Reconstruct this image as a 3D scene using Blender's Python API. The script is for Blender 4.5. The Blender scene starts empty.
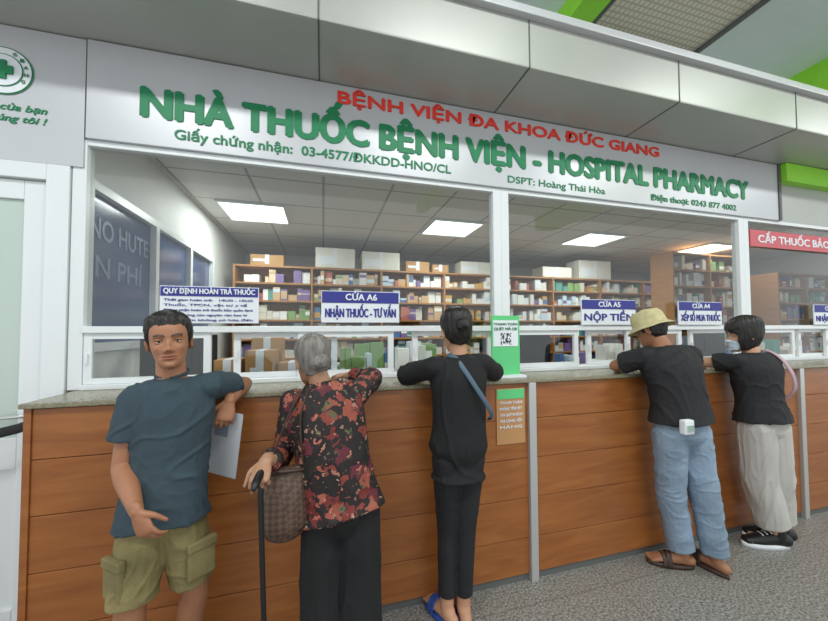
import bpy, bmesh, math, random
from mathutils import Vector, Matrix, noise
random.seed(7)
V = Vector
sc = bpy.context.scene
COL = sc.collection
sc.view_settings.view_transform = 'Standard'

# ------------------------------------------------------------------ helpers
def lin(h):
    h = h.lstrip('#')
    r = []
    for i in (0, 2, 4):
        c = int(h[i:i+2], 16) / 255
        r.append(c / 12.92 if c <= .04045 else ((c + .055) / 1.055) ** 2.4)
    return (r[0], r[1], r[2], 1)

def mat(name, hexc, rough=.5, metal=0, var=0.0, scale=8, bump=0.0, bscale=60, stretch=(1, 1, 1), spec=.5, emit=0):
    m = bpy.data.materials.new(name); m.use_nodes = True
    nt = m.node_tree; b = nt.nodes['Principled BSDF']
    c = lin(hexc)
    b.inputs['Base Color'].default_value = c
    b.inputs['Roughness'].default_value = rough
    b.inputs['Metallic'].default_value = metal
    b.inputs['Specular IOR Level'].default_value = spec
    if emit:
        b.inputs['Emission Color'].default_value = c
        b.inputs['Emission Strength'].default_value = emit
    tc = nt.nodes.new('ShaderNodeTexCoord'); mp = nt.nodes.new('ShaderNodeMapping')
    nt.links.new(tc.outputs['Object'], mp.inputs['Vector'])
    mp.inputs['Scale'].default_value = stretch
    if var:
        n = nt.nodes.new('ShaderNodeTexNoise'); n.inputs['Scale'].default_value = scale; n.inputs['Detail'].default_value = 5
        r = nt.nodes.new('ShaderNodeValToRGB')
        r.color_ramp.elements[0].position = .3; r.color_ramp.elements[1].position = .7
        r.color_ramp.elements[0].color = (c[0]*(1-var), c[1]*(1-var), c[2]*(1-var), 1)
        r.color_ramp.elements[1].color = (min(1, c[0]*(1+var)), min(1, c[1]*(1+var)), min(1, c[2]*(1+var)), 1)
        nt.links.new(mp.outputs[0], n.inputs['Vector']); nt.links.new(n.outputs[0], r.inputs[0])
        nt.links.new(r.outputs[0], b.inputs['Base Color'])
    if bump:
        n2 = nt.nodes.new('ShaderNodeTexNoise'); n2.inputs['Scale'].default_value = bscale
        bp = nt.nodes.new('ShaderNodeBump'); bp.inputs['Strength'].default_value = bump; bp.inputs['Distance'].default_value = .01
        nt.links.new(mp.outputs[0], n2.inputs['Vector']); nt.links.new(n2.outputs[0], bp.inputs['Height'])
        nt.links.new(bp.outputs[0], b.inputs['Normal'])
    return m

def attr_mat(name, rough=.5, bump=0):
    m = bpy.data.materials.new(name); m.use_nodes = True
    nt = m.node_tree; b = nt.nodes['Principled BSDF']; b.inputs['Roughness'].default_value = rough
    a = nt.nodes.new('ShaderNodeAttribute'); a.attribute_name = 'Col'
    nt.links.new(a.outputs['Color'], b.inputs['Base Color'])
    return m

def glass_mat(name, tint='#f4f6f6'):
    m = bpy.data.materials.new(name); m.use_nodes = True
    nt = m.node_tree; nt.nodes.clear()
    o = nt.nodes.new('ShaderNodeOutputMaterial'); mx = nt.nodes.new('ShaderNodeMixShader')
    t = nt.nodes.new('ShaderNodeBsdfTransparent'); t.inputs[0].default_value = lin(tint)
    g = nt.nodes.new('ShaderNodeBsdfGlossy'); g.inputs['Roughness'].default_value = .02
    f = nt.nodes.new('ShaderNodeLayerWeight'); f.inputs['Blend'].default_value = .5
    p = nt.nodes.new('ShaderNodeMath'); p.operation = 'POWER'; p.inputs[1].default_value = 4.5
    q = nt.nodes.new('ShaderNodeMath'); q.operation = 'MULTIPLY_ADD'; q.inputs[1].default_value = .7; q.inputs[2].default_value = .045
    nt.links.new(f.outputs['Facing'], p.inputs[0]); nt.links.new(p.outputs[0], q.inputs[0])
    nt.links.new(q.outputs[0], mx.inputs[0]); nt.links.new(t.outputs[0], mx.inputs[1]); nt.links.new(g.outputs[0], mx.inputs[2])
    nt.links.new(mx.outputs[0], o.inputs[0])
    return m

def empty(name, loc=(0, 0, 0)):
    e = bpy.data.objects.new(name, None); e.empty_display_size = .1; e.location = loc
    COL.objects.link(e); return e

def put(o, parent):
    COL.objects.link(o)
    if parent:
        o.parent = parent; o.matrix_parent_inverse = Matrix.Translation(-parent.location)
    return o

def mesh_obj(name, bm, mats, parent=None, smooth=False):
    me = bpy.data.meshes.new(name); bm.to_mesh(me); bm.free()
    for m in (mats if isinstance(mats, (list, tuple)) else [mats]): me.materials.append(m)
    if smooth:
        for p in me.polygons: p.use_smooth = True
    return put(bpy.data.objects.new(name, me), parent)

def bbox(bm, x0, x1, y0, y1, z0, z1, mi=0, bev=0):
    r = bmesh.ops.create_cube(bm, size=1)
    for v in r['verts']:
        v.co = V(((x0+x1)/2 + v.co.x*(x1-x0), (y0+y1)/2 + v.co.y*(y1-y0), (z0+z1)/2 + v.co.z*(z1-z0)))
    fs = set(f for v in r['verts'] for f in v.link_faces)
    for f in fs: f.material_index = mi
    if bev:
        es = set(e for v in r['verts'] for e in v.link_edges)
        bmesh.ops.bevel(bm, geom=list(es), offset=bev, segments=2, affect='EDGES', profile=.6)

def box(name, x0, x1, y0, y1, z0, z1, m, parent=None, bev=0):
    bm = bmesh.new(); bbox(bm, x0, x1, y0, y1, z0, z1, 0, bev)
    return mesh_obj(name, bm, m, parent)

def text_mesh(s, shear=0):
    c = bpy.data.curves.new('t', 'FONT'); c.body = s; c.size = 1; c.extrude = .5; c.shear = shear
    c.resolution_u = 3
    o = bpy.data.objects.new('t', c); COL.objects.link(o)
    dg = bpy.context.evaluated_depsgraph_get()
    me = bpy.data.meshes.new_from_object(o.evaluated_get(dg))
    bpy.data.objects.remove(o); return me
_h = text_mesh('H'); CAP = max(v.co.y for v in _h.vertices)
def text(name, s, x0, x1, z, cap, y, m, parent, off=.015, shear=0, axis='y', thick=.003):
    variants = [text_mesh(s, shear)]
    if 'Đ' in s: variants.append(text_mesh(s.replace('Đ', 'D'), shear))
    bm = bmesh.new(); kk = 0
    shifts = [(0, 0)] if off <= 0 else [(-off, 0), (off, 0), (0, off*.7), (0, -off*.7), (-off*.7, off*.5), (off*.7, -off*.5), (0, 0)]
    for me in variants:
        xs = [v.co.x for v in me.vertices]; a, b = min(xs), max(xs)
        for dx, dz in shifts:
            n0 = len(bm.verts); bm.from_mesh(me); bm.verts.ensure_lookup_table()
            for v in bm.verts[n0:]:
                X = x0 + (v.co.x - a)/(b-a)*(x1-x0) + dx*cap/CAP; Z = z + v.co.y*cap/CAP + dz*cap/CAP
                th = thick*(1+.03*kk)
                if axis == 'y': v.co = V((X, y - (v.co.z+.5)*th, Z))
                else: v.co = V((y + (v.co.z+.5)*th, X, Z))
            kk += 1
    return mesh_obj(name, bm, m, parent)

# ------------------------------------------------------------------ tubes
def catmull(p0, p1, p2, p3, t):
    return .5*((2*p1) + (p2-p0)*t + (2*p0-5*p1+4*p2-p3)*t*t + (3*p1-p0-3*p2+p3)*t**3)

def tube(bm, pts, rad, side=(1, 0, 0), caps='rr', n=18, sub=4, mi=0):
    pts = [V(p) for p in pts]; rad = [(r, r) if not isinstance(r, (tuple, list)) else r for r in rad]
    side = V(side)
    P = []; R = []
    k = len(pts)
    for i in range(k-1):
        i0 = max(0, i-1); i3 = min(k-1, i+2)
        for j in range(sub):
            t = j/sub
            P.append(catmull(pts[i0], pts[i], pts[i+1], pts[i3], t))
            R.append(tuple(max(.001, catmull(rad[i0][q], rad[i][q], rad[i+1][q], rad[i3][q], t)) for q in (0, 1)))
    P.append(pts[-1]); R.append(rad[-1])
    T = []
    for i in range(len(P)):
        a = P[max(0, i-1)]; b = P[min(len(P)-1, i+1)]
        T.append((b-a).normalized())
    rings = []
    if caps[0] == 'r':
        for q in (80, 55, 28):
            s_, c_ = math.sin(math.radians(q)), math.cos(math.radians(q))
            rings.append((P[0]-T[0]*min(R[0])*s_, (R[0][0]*c_, R[0][1]*c_), T[0]))
    for i in range(len(P)): rings.append((P[i], R[i], T[i]))
    if caps[1] == 'r':
        for q in (28, 55, 80):
            s_, c_ = math.sin(math.radians(q)), math.cos(math.radians(q))
            rings.append((P[-1]+T[-1]*min(R[-1])*s_, (R[-1][0]*c_, R[-1][1]*c_), T[-1]))
    prev = None; first = None; last = None
    for (c, r, t) in rings:
        s = side - t*side.dot(t)
        if s.length < .05: s = t.orthogonal()
        s.normalize(); o = t.cross(s)
        vs = [bm.verts.new(c + s*r[0]*math.cos(2*math.pi*a/n) + o*r[1]*math.sin(2*math.pi*a/n)) for a in range(n)]
        if prev:
            for a in range(n):
                f = bm.faces.new((prev[a], prev[(a+1) % n], vs[(a+1) % n], vs[a])); f.material_index = mi; f.smooth = True
        else:
            first = vs
        prev = vs
    f = bm.faces.new(list(reversed(first))); f.material_index = mi
    f = bm.faces.new(prev); f.material_index = mi

def ellipsoid(bm, c, r, M=None, seg=20, mi=0):
    q = bmesh.ops.create_uvsphere(bm, u_segments=seg, v_segments=seg//2+2, radius=1)
    for v in q['verts']:
        p = V((v.co.x*r[0], v.co.y*r[1], v.co.z*r[2])); 
        if M: p = M @ p
        v.co = V(c) + p
    for f in set(f for v in q['verts'] for f in v.link_faces): f.material_index = mi; f.smooth = True

def voxel(name, bm, vs, m, parent, smooth=3, fold=None):
    bmesh.ops.recalc_face_normals(bm, faces=bm.faces[:])
    me = bpy.data.meshes.new('t'); bm.to_mesh(me); bm.free()
    o = bpy.data.objects.new('t', me); COL.objects.link(o)
    md = o.modifiers.new('r', 'REMESH'); md.mode = 'VOXEL'; md.voxel_size = vs
    if smooth:
        sm = o.modifiers.new('s', 'SMOOTH'); sm.factor = .5; sm.iterations = smooth
    dg = bpy.context.evaluated_depsgraph_get()
    me2 = bpy.data.meshes.new_from_object(o.evaluated_get(dg))
    bpy.data.objects.remove(o)
    if fold:
        amp, fr, st = fold
        nr = [v.normal.copy() for v in me2.vertices]
        for v, nn in zip(me2.vertices, nr):
            p = V((v.co.x*fr*st[0], v.co.y*fr*st[1], v.co.z*fr*st[2]))
            w = V((noise.noise(p*.5), noise.noise(p*.5+V((3, 3, 3))), noise.noise(p*.5+V((7, 1, 4)))))*.9
            d = noise.noise(p+w)
            d2 = max(0, 1 - abs(noise.noise(p*.8 + w + V((9, 2, 7))))*5)**1.5
            d3 = max(0, 1 - abs(noise.noise(p*1.7 + w*1.3 + V((1, 8, 3))))*5)**1.5
            v.co += nn*amp*(.7*d + .75*d2 + .3*d3 - .2)
    for p in me2.polygons: p.use_smooth = True
    me2.name = name; me2.materials.clear(); me2.materials.append(m)
    return put(bpy.data.objects.new(name, me2), parent)

# ------------------------------------------------------------------ materials
M_white = mat('white_pvc', '#dfe2e3', .35)
M_sign = mat('fascia_panel', '#c2c3c6', .35, .2, var=.04, scale=1.2)
M_alu = mat('aluminium_panel', '#b0b1ab', .38, .3, var=.04, scale=1.5)
M_alud = mat('seam_dark', '#5c5e5c', .6)
M_steel = mat('steel', '#c4c5c3', .3, .5)
M_stone = mat('counter_stone', '#837d66', .25, var=.3, scale=90)
M_green = mat('sign_green', '#067a4c', .5)
M_red = mat('sign_red', '#e03a2c', .5)
M_blue = mat('sign_blue', '#2b2f86', .5)
M_paper = mat('paper', '#e0e3e7', .6)
M_lime = mat('lime_paint', '#93dc36', .5, var=.05, scale=3)
M_black = mat('black_plastic', '#141416', .45)
M_glass = glass_mat('window_glass')
M_hallceil = mat('hall_ceiling', '#dfe8ea', .6, var=.06, scale=1.3)
M_wall = mat('wall_paint', '#d2d4d1', .6, var=.03, scale=2)
M_card = mat('cardboard', '#b58a58', .8, var=.08, scale=6)
M_cardw = mat('cardboard_white', '#dcd8cc', .7, var=.04, scale=6)
M_shelfw = mat('shelf_wood', '#a8743f', .45, var=.15, scale=5, stretch=(1, 1, 6))
M_lamp = mat('lamp_panel', '#f0fff2', .5, emit=3.0)
M_attr = attr_mat('printed_boxes', .5)

def wood():
    m = bpy.data.materials.new('counter_wood'); m.use_nodes = True
    nt = m.node_tree; b = nt.nodes['Principled BSDF']; b.inputs['Roughness'].default_value = .3
    tc = nt.nodes.new('ShaderNodeTexCoord'); mp = nt.nodes.new('ShaderNodeMapping'); mp.inputs['Scale'].default_value = (.9, 1.2, 7)
    n = nt.nodes.new('ShaderNodeTexNoise'); n.inputs['Scale'].default_value = 2.4; n.inputs['Detail'].default_value = 8; n.inputs['Distortion'].default_value = 1.0
    r = nt.nodes.new('ShaderNodeValToRGB'); e = r.color_ramp.elements
    e[0].position = .2; e[0].color = lin('#8c4e26'); e[1].position = .8; e[1].color = lin('#b4733b')
    x = e.new(.5); x.color = lin('#a26231')
    n2 = nt.nodes.new('ShaderNodeTexNoise'); n2.inputs['Scale'].default_value = 1.1
    bw = nt.nodes.new('ShaderNodeRGBToBW')
    mx = nt.nodes.new('ShaderNodeMix'); mx.data_type = 'RGBA'; mx.blend_type = 'MULTIPLY'; mx.inputs[0].default_value = .3
    nt.links.new(tc.outputs['Object'], mp.inputs[0]); nt.links.new(mp.outputs[0], n.inputs['Vector']); nt.links.new(n.outputs[0], r.inputs[0])
    nt.links.new(tc.outputs['Object'], n2.inputs['Vector'])
    nt.links.new(r.outputs[0], mx.inputs[6]); nt.links.new(n2.outputs[0], mx.inputs[7]); nt.links.new(mx.outputs[2], b.inputs['Base Color'])
    return m
M_wood = wood()

def floor_mat():
    m = bpy.data.materials.new('terrazzo'); m.use_nodes = True
    nt = m.node_tree; b = nt.nodes['Principled BSDF']; b.inputs['Roughness'].default_value = .35
    tc = nt.nodes.new('ShaderNodeTexCoord')
    n = nt.nodes.new('ShaderNodeTexNoise'); n.inputs['Scale'].default_value = 85; n.inputs['Detail'].default_value = 3
    r = nt.nodes.new('ShaderNodeValToRGB'); e = r.color_ramp.elements
    e[0].position = .36; e[0].color = lin('#5e5b56'); e[1].position = .64; e[1].color = lin('#a3a09b')
    x = e.new(.5); x.color = lin('#83807a')
    br = nt.nodes.new('ShaderNodeTexBrick'); br.offset = 0; br.inputs['Scale'].default_value = 1
    br.inputs['Brick Width'].default_value = .8; br.inputs['Row Height'].default_value = .8; br.inputs['Mortar Size'].default_value = .004
    br.inputs['Color1'].default_value = (1, 1, 1, 1); br.inputs['Color2'].default_value = (.93, .93, .93, 1); br.inputs['Mortar'].default_value = (.7, .7, .7, 1)
    mx = nt.nodes.new('ShaderNodeMix'); mx.data_type = 'RGBA'; mx.blend_type = 'MULTIPLY'; mx.inputs[0].default_value = 1
    nt.links.new(tc.outputs['Object'], n.inputs['Vector']); nt.links.new(tc.outputs['Object'], br.inputs['Vector'])
    nt.links.new(n.outputs[0], r.inputs[0]); nt.links.new(r.outputs[0], mx.inputs[6]); nt.links.new(br.outputs[0], mx.inputs[7]); nt.links.new(mx.outputs[2], b.inputs['Base Color'])
    return m
def grid_mat(name, c, line, w, ms=.012, rough=.7):
    m = bpy.data.materials.new(name); m.use_nodes = True
    nt = m.node_tree; b = nt.nodes['Principled BSDF']; b.inputs['Roughness'].default_value = rough
    tc = nt.nodes.new('ShaderNodeTexCoord')
    br = nt.nodes.new('ShaderNodeTexBrick'); br.offset = 0; br.inputs['Scale'].default_value = 1
    br.inputs['Brick Width'].default_value = w; br.inputs['Row Height'].default_value = w; br.inputs['Mortar Size'].default_value = ms
    br.inputs['Color1'].default_value = lin(c); br.inputs['Color2'].default_value = lin(c); br.inputs['Mortar'].default_value = lin(line)
    nt.links.new(tc.outputs['Object'], br.inputs['Vector']); nt.links.new(br.outputs[0], b.inputs['Base Color'])
    return m

# ------------------------------------------------------------------ room shell
box('floor', -5, 13, -5, 7, -.1, 0, floor_mat())
box('ceiling', -5, 13, -3, 7, 4.3, 4.4, M_hallceil)
box('ceiling_pharmacy', -1.3, 8.0, 2.14, 6.0, 2.75, 2.8, grid_mat('ceiling_tiles', '#e0e0dc', '#a9aaa7', .6))
box('wall_back', -1.3, 8.1, 6.0, 6.1, 0, 2.75, M_wall)
box('wall_right', 8.0, 8.1, 2.2, 6.0, 0, 2.75, M_wall)
# hall ceiling beams and perforated panel
box('ceiling_beam', 2.02, 2.24, -3, 6.9, 4.12, 4.3, M_lime)
box('ceiling_beam', 5.1, 5.6, -3, 6.9, 3.95, 4.3, M_lime)
g = empty('perforated_ceiling_panel', (2.9, 1.7, 4.2))
box('panel', 2.3, 3.54, .6, 2.42, 4.2, 4.23, grid_mat('perforated', '#e6dcc9', '#c0b9a9', .05, .008), g)
bm = bmesh.new()
for x in (2.28, 3.52): bbox(bm, x, x+.04, .58, 2.44, 4.17, 4.24)
for y in (.58, 1.5, 2.4): bbox(bm, 2.28, 3.56, y, y+.04, 4.17, 4.24)
mesh_obj('panel_frame', bm, M_alud, g)

# sign fascia
g = empty('pharmacy_sign_board', (1.3, 2.07, 2.7))
box('board', -1.17, 4.02, 2.05, 2.13, 2.45, 2.965, M_sign, g, .004)
box('board_edge', 4.02, 4.05, 2.04, 2.13, 2.45, 2.965, M_alud, g)
Y = 2.05
text('title', 'NHÀ THUỐC BỆNH VIỆN - HOSPITAL PHARMACY', -.925, 3.62, 2.604, .15, Y, M_green, g, .055, thick=.005)
text('hospital_name', 'BỆNH VIỆN ĐA KHOA ĐỨC GIANG', .085, 2.61, 2.85, .072, Y, M_red, g, .045, thick=.004)
text('certificate', 'Giấy chứng nhận:  03-4577/ĐKKDD-HNO/CL', -.775, .815, 2.50, .052, Y, M_green, g, .025)
text('pharmacist', 'DSPT: Hoàng Thái Hòa', 1.24, 2.07, 2.49, .046, Y, M_green, g, .02)
text('phone', 'Điện thoại: 0243 877 4002', 2.52, 3.47, 2.49, .046, Y, M_green, g, .02)
# wall left of board
g = empty('wall_front', (-2.3, 2.1, 2.6))
box('upper', -4, -1.18, 2.06, 2.13, 2.3, 2.965, M_sign, g)
box('far_left', -4, -2.35, 2.06, 2.14, 0, 2.3, M_wall, g)
box('right_upper', 4.05, 8.1, 2.07, 2.13, 2.45, 2.8, M_alu, g)
box('trim_1', 4.05, 8.1, 2.0, 2.07, 2.8, 2.965, M_lime)
g = empty('hospital_logo', (-1.5, 2.05, 2.73))
bm = bmesh.new()
for (r, mi, t) in ((.118, 1, 0), (.112, 0, .002), (.082, 1, .004), (.077, 0, .006)):
    q = bmesh.ops.create_circle(bm, cap_ends=True, radius=r, segments=48)
    for v in q['verts']: v.co = V((-1.505+v.co.x, 2.055-t, 2.735+v.co.y))
    for f in set(f for v in q['verts'] for f in v.link_faces): f.material_index = mi
bbox(bm, -1.525, -1.485, 2.040, 2.05, 2.69, 2.78, 1); bbox(bm, -1.55, -1.46, 2.0405, 2.05, 2.715, 2.755, 1)
bmesh.ops.recalc_face_normals(bm, faces=bm.faces[:])
mesh_obj('roundel', bm, [M_paper, M_green], g)
for i, ch in enumerate('ĐỨC GIANG'):
    an = math.radians(150-15*i*1.5); R_ = .095
    if ch != ' ': text('letter_%d' % i, ch, -1.505+R_*math.cos(an)-.007, -1.505+R_*math.cos(an)+.007, 2.728+R_*math.sin(an), .016, 2.05, M_green, g, .02, thick=.002)
g = empty('slogan_lettering', (-1.5, 2.05, 2.5))
text('line_1', 'Sức khỏe của bạn', -1.75, -1.33, 2.545, .032, 2.06, M_green, g, .025, .3)
text('line_2', 'Sự hài lòng của chúng tôi !', -1.95, -1.33, 2.49, .032, 2.06, M_green, g, .025, .3)

# protruding aluminium bulkhead
g = empty('bulkhead', (2, 1.85, 3.1))
box('body', -4, 8.1, 1.64, 2.13, 2.97, 3.28, M_alu, g, .01)
bm = bmesh.new()
for x in (-1.6, -.03, 1.14, 2.28, 3.45, 4.6, 5.8):
    bbox(bm, x, x+.008, 1.637, 1.642, 2.972, 3.278)
    bbox(bm, x, x+.008, 1.64, 2.05, 2.967, 2.972)
mesh_obj('seams', bm, M_alud, g)
box('lip', -4, 8.1, 1.60, 1.645, 3.25, 3.30, M_sign, g, .008)

# ------------------------------------------------------------------ counter
g = empty('service_counter', (3, 1.9, .6))
posts = [-1.2, 1.195, 3.6, 6.0]
zs = [.04, .245, .475, .705, .935, 1.145]
bm = bmesh.new()
for a, b in ((-1.155, 1.17), (1.22, 3.575), (3.625, 5.975), (6.025, 8.0)):
    for i in range(5):
        bbox(bm, a, b, 1.757, 1.79, zs[i]+.0015, zs[i+1]-.0015, 0, .0025)
mesh_obj('wood_planks', bm, M_wood, g)
box('carcass', -1.155, 8.0, 1.785, 2.2, 0.0, 1.148, mat('counter_core', '#5b3315', .5), g)
bm = bmesh.new()
for x in posts[1:]: bbox(bm, x-.024, x+.024, 1.735, 1.79, 0, 1.15, 0, .004)
mesh_obj('steel_posts', bm, M_steel, g)
box('end_panel', -1.18, -1.155, 1.75, 2.2, 0, 1.148, M_wood, g)
box('stone_top', -1.19, 8.0, 1.735, 2.35, 1.148, 1.17, M_stone, g, .005)
box('kickplate', -1.15, 8.0, 1.765, 1.80, 0, .04, M_alud, g)

# ------------------------------------------------------------------ window bays
def bay(idx, x0, x1):
    g = empty('window_%d' % idx, ((x0+x1)/2, 2.1, 1.8))
    bm = bmesh.new()
    ya, yb = 2.07, 2.13
    bbox(bm, x0-.03, x0+.03, ya, yb, 1.17, 2.45, 0, .004)
    bbox(bm, x1-.03, x1+.03, ya, yb, 1.17, 2.45, 0, .004)
    bbox(bm, x0+.03, x1-.03, ya, yb, 2.42, 2.45, 0, .004)
    bbox(bm, x0+.03, x1-.03, ya-.01, yb, 1.455, 1.49, 0, .004)
    bbox(bm, x0+.03, x1-.03, ya-.02, yb+.02, 1.17, 1.195, 0, .004)
    # sashes
    w = (x1-x0-.06)/4
    for k, sh in enumerate((0, .18, -.22, 0)):
        a = x0+.032+k*w+sh*w; b = a+w-.004
        yy = ya+.005 if k % 2 == 0 else ya+.032
        for (p, q) in ((a, a+.035), (b-.035, b)): bbox(bm, p, q, yy, yy+.022, 1.196, 1.454)
        bbox(bm, a+.035, b-.035, yy+.001, yy+.021, 1.196, 1.225); bbox(bm, a+.035, b-.035, yy+.001, yy+.021, 1.425, 1.454)
        bbox(bm, a+.010, a+.022, yy-.010, yy-.0005, 1.30, 1.35)
    mesh_obj('frame', bm, M_white, g)
    bm = bmesh.new(); bbox(bm, x0+.03, x1-.03, 2.098, 2.102, 1.49, 2.42)
    mesh_obj('glass', bm, M_glass, g)
    bm = bmesh.new()
    for k, sh in enumerate((0, .18, -.22, 0)):
        a = x0+.032+k*w+sh*w; b = a+w-.004
        yy = ya+.005 if k % 2 == 0 else ya+.032
        bbox(bm, a+.035, b-.035, yy+.01, yy+.013, 1.225, 1.425)
    mesh_obj('sash_glass', bm, M_glass, g)
bay(1, -1.2, 1.165); bay(2, 1.225, 3.56); bay(3, 3.62, 5.97); bay(4, 6.03, 7.97)

# window signs
def wsign(name, x0, x1, z0, z1, top, main, strip=.38):
    g = empty(name, ((x0+x1)/2, 2.05, (z0+z1)/2))
    zz = z1-(z1-z0)*strip
    box('plate', x0, x1, 2.046, 2.056, z0, z1, M_paper, g, .002)
    box('header', x0+.004, x1-.004, 2.043, 2.0465, zz, z1-.004, M_blue, g)
    h = (z1-zz)
    k = (x1-x0)
    if main:
        text('header_text', top, x0+k*.3, x1-k*.3, zz+h*.25, h*.5, 2.043, M_paper, g, .03)
        text('body_text', main, x0+k*.05, x1-k*.05, z0+(zz-z0)*.28, (zz-z0)*.42, 2.046, M_blue, g, .035)
    else:
        text('header_text', top, x0+k*.04, x1-k*.04, zz+h*.25, h*.5, 2.043, M_paper, g, .03)
    return g
g = wsign('refund_policy_sign', -.83, -.35, 1.505, 1.705, 'QUY ĐỊNH HOÀN TRẢ THUỐC', '', .27)
for i, s in enumerate(['Thời gian hoàn trả:   14h30 - 15h30', 'Thuốc, TPCN, vật tư y tế', 'Không nhận hoàn trả thuốc bảo quản lạnh', 'Thuốc không còn nguyên vẹn bao bì', 'Sản phẩm không có hóa đơn']):
    text('line_%d' % i, s, -.81, -.38-.03*(i % 2), 1.625-i*.027, .012, 2.046, M_blue, g, .01)
wsign('counter_sign', -.01, .46, 1.51, 1.70, 'CỬA A6', 'NHẬN THUỐC - TƯ VẤN')
wsign('counter_sign', 1.83, 2.33, 1.495, 1.685, 'CỬA A5', 'NỘP TIỀN')
wsign('counter_sign', 2.77, 3.25, 1.495, 1.685, 'CỬA A4', 'XẾP SỔ MUA THUỐC')
wsign('counter_sign', 4.45, 4.95, 1.495, 1.685, 'CỬA A3', 'NHẬN THUỐC')
g = empty('dispensing_banner', (4.6, 2.06, 2.27))
box('strip', 3.68, 5.9, 2.075, 2.085, 2.20, 2.35, mat('banner_red', '#c45a62', .5), g)
text('banner_text', 'CẤP THUỐC BẢO HIỂM Y TẾ', 3.78, 5.4, 2.24, .065, 2.075, M_paper, g, .03)

# ------------------------------------------------------------------ door left
g = empty('door_1', (-1.8, 2.08, 1.1))
bm = bmesh.new()
bbox(bm, -1.33, -1.235, 2.06, 2.14, 0, 2.3, 0, .004); bbox(bm, -2.35, -2.27, 2.06, 2.14, 0, 2.3, 0, .004); bbox(bm, -2.27, -1.33, 2.06, 2.14, 2.22, 2.3, 0, .004)
bbox(bm, -1.43, -1.335, 2.085, 2.125, .02, 2.215, 0, .006); bbox(bm, -2.265, -2.17, 2.085, 2.125, .02, 2.215, 0, .006)
for z0, z1 in ((.02, .14), (.80, .95), (2.12, 2.215)): bbox(bm, -2.17, -1.43, 2.085, 2.125, z0, z1, 0, .004)
mesh_obj('frame', bm, M_white, g)
box('lower_panel', -2.17, -1.43, 2.10, 2.11, .14, .80, M_white, g)
box('pane', -2.17, -1.43, 2.1, 2.106, .95, 2.12, mat('frosted_pane', '#b9c7be', .25), g)
bm = bmesh.new(); tube(bm, [(-1.385, 2.085, 1.06), (-1.385, 2.045, 1.06), (-1.50, 2.045, 1.055)], [.009, .009, .007], (0, 0, 1)); bbox(bm, -1.40, -1.37, 2.078, 2.086, .98, 1.12, 0, .003)
mesh_obj('handle', bm, M_steel, g)

# barrier belt
g = empty('queue_barrier', (-1.45, 1.75, .5))
bm = bmesh.new()
tube(bm, [(-1.75, 1.9, 0), (-1.75, 1.9, .02)], [.14, .13], n=28); tube(bm, [(-1.75, 1.9, .02), (-1.75, 1.9, 1.0)], [.022, .022]); tube(bm, [(-1.75, 1.9, 1.0), (-1.75, 1.9, 1.06)], [.03, .03])
tube(bm, [(-1.75, 1.9, 1.03), (-1.55, 1.93, .995), (-1.35, 1.97, 1.02), (-1.20, 2.0, 1.08)], [(.022, .003)]*4, (0, 0, 1))
mesh_obj('post_and_belt', bm, M_black, g, True)

# ------------------------------------------------------------------ interior left side wall with window
g = empty('wall_left', (-1.25, 4, 1.4))
box('lower', -1.3, -1.23, 2.14, 6.0, 0, 1.35, M_wall, g)
box('upper', -1.3, -1.23, 2.14, 6.0, 2.3, 2.75, M_wall, g)
box('rear', -1.3, -1.23, 4.3, 6.0, 1.35, 2.3, M_wall, g)
g = empty('window_5', (-1.25, 3.2, 1.8))
bm = bmesh.new()
for y in (2.16, 2.92, 3.6, 4.26): bbox(bm, -1.28, -1.21, y, y+.05, 1.35, 2.3)
bbox(bm, -1.279, -1.211, 2.21, 4.26, 1.351, 1.4); bbox(bm, -1.279, -1.211, 2.21, 4.26, 2.25, 2.299)
mesh_obj('frame', bm, M_white, g)
bm = bmesh.new(); bbox(bm, -1.255, -1.25, 2.2, 4.26, 1.4, 2.25)
mesh_obj('tinted_film', bm, mat('navy_film', '#46587c', .15, var=.15, scale=2), g)
text('notice_text', 'NO HUTE', 2.24, 2.88, 2.0, .12, -1.25, mat('pale_print', '#6d7a98', .5), g, .02, axis='x')
text('notice_text_b', 'N PHÍ', 2.3, 2.8, 1.78, .12, -1.25, mat('pale_print2', '#6d7a98', .5), g, .02, axis='x')

# ceiling lamps
for x in (-1.0, 1.25, 3.4, 5.6):
    g = empty('ceiling_light_panel', (x+.3, 3.9, 2.74))
    box('diffuser', x, x+.6, 3.62, 4.18, 2.735, 2.748, M_lamp, g)
    bm = bmesh.new()
    bbox(bm, x-.02, x, 3.6, 4.2, 2.725, 2.75); bbox(bm, x+.6, x+.62, 3.6, 4.2, 2.725, 2.75)
    bbox(bm, x, x+.6, 3.6, 3.62, 2.725, 2.75); bbox(bm, x, x+.6, 4.18, 4.2, 2.725, 2.75)
    mesh_obj('rim', bm, M_white, g)
    l = bpy.data.lights.new('tube_light', 'AREA'); l.shape = 'SQUARE'; l.size = .55; l.energy = 22; l.color = (.96, 1, .96)
    lo = bpy.data.objects.new('tube_light', l); lo.location = (x+.3, 3.9, 2.72); put(lo, g)

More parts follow.
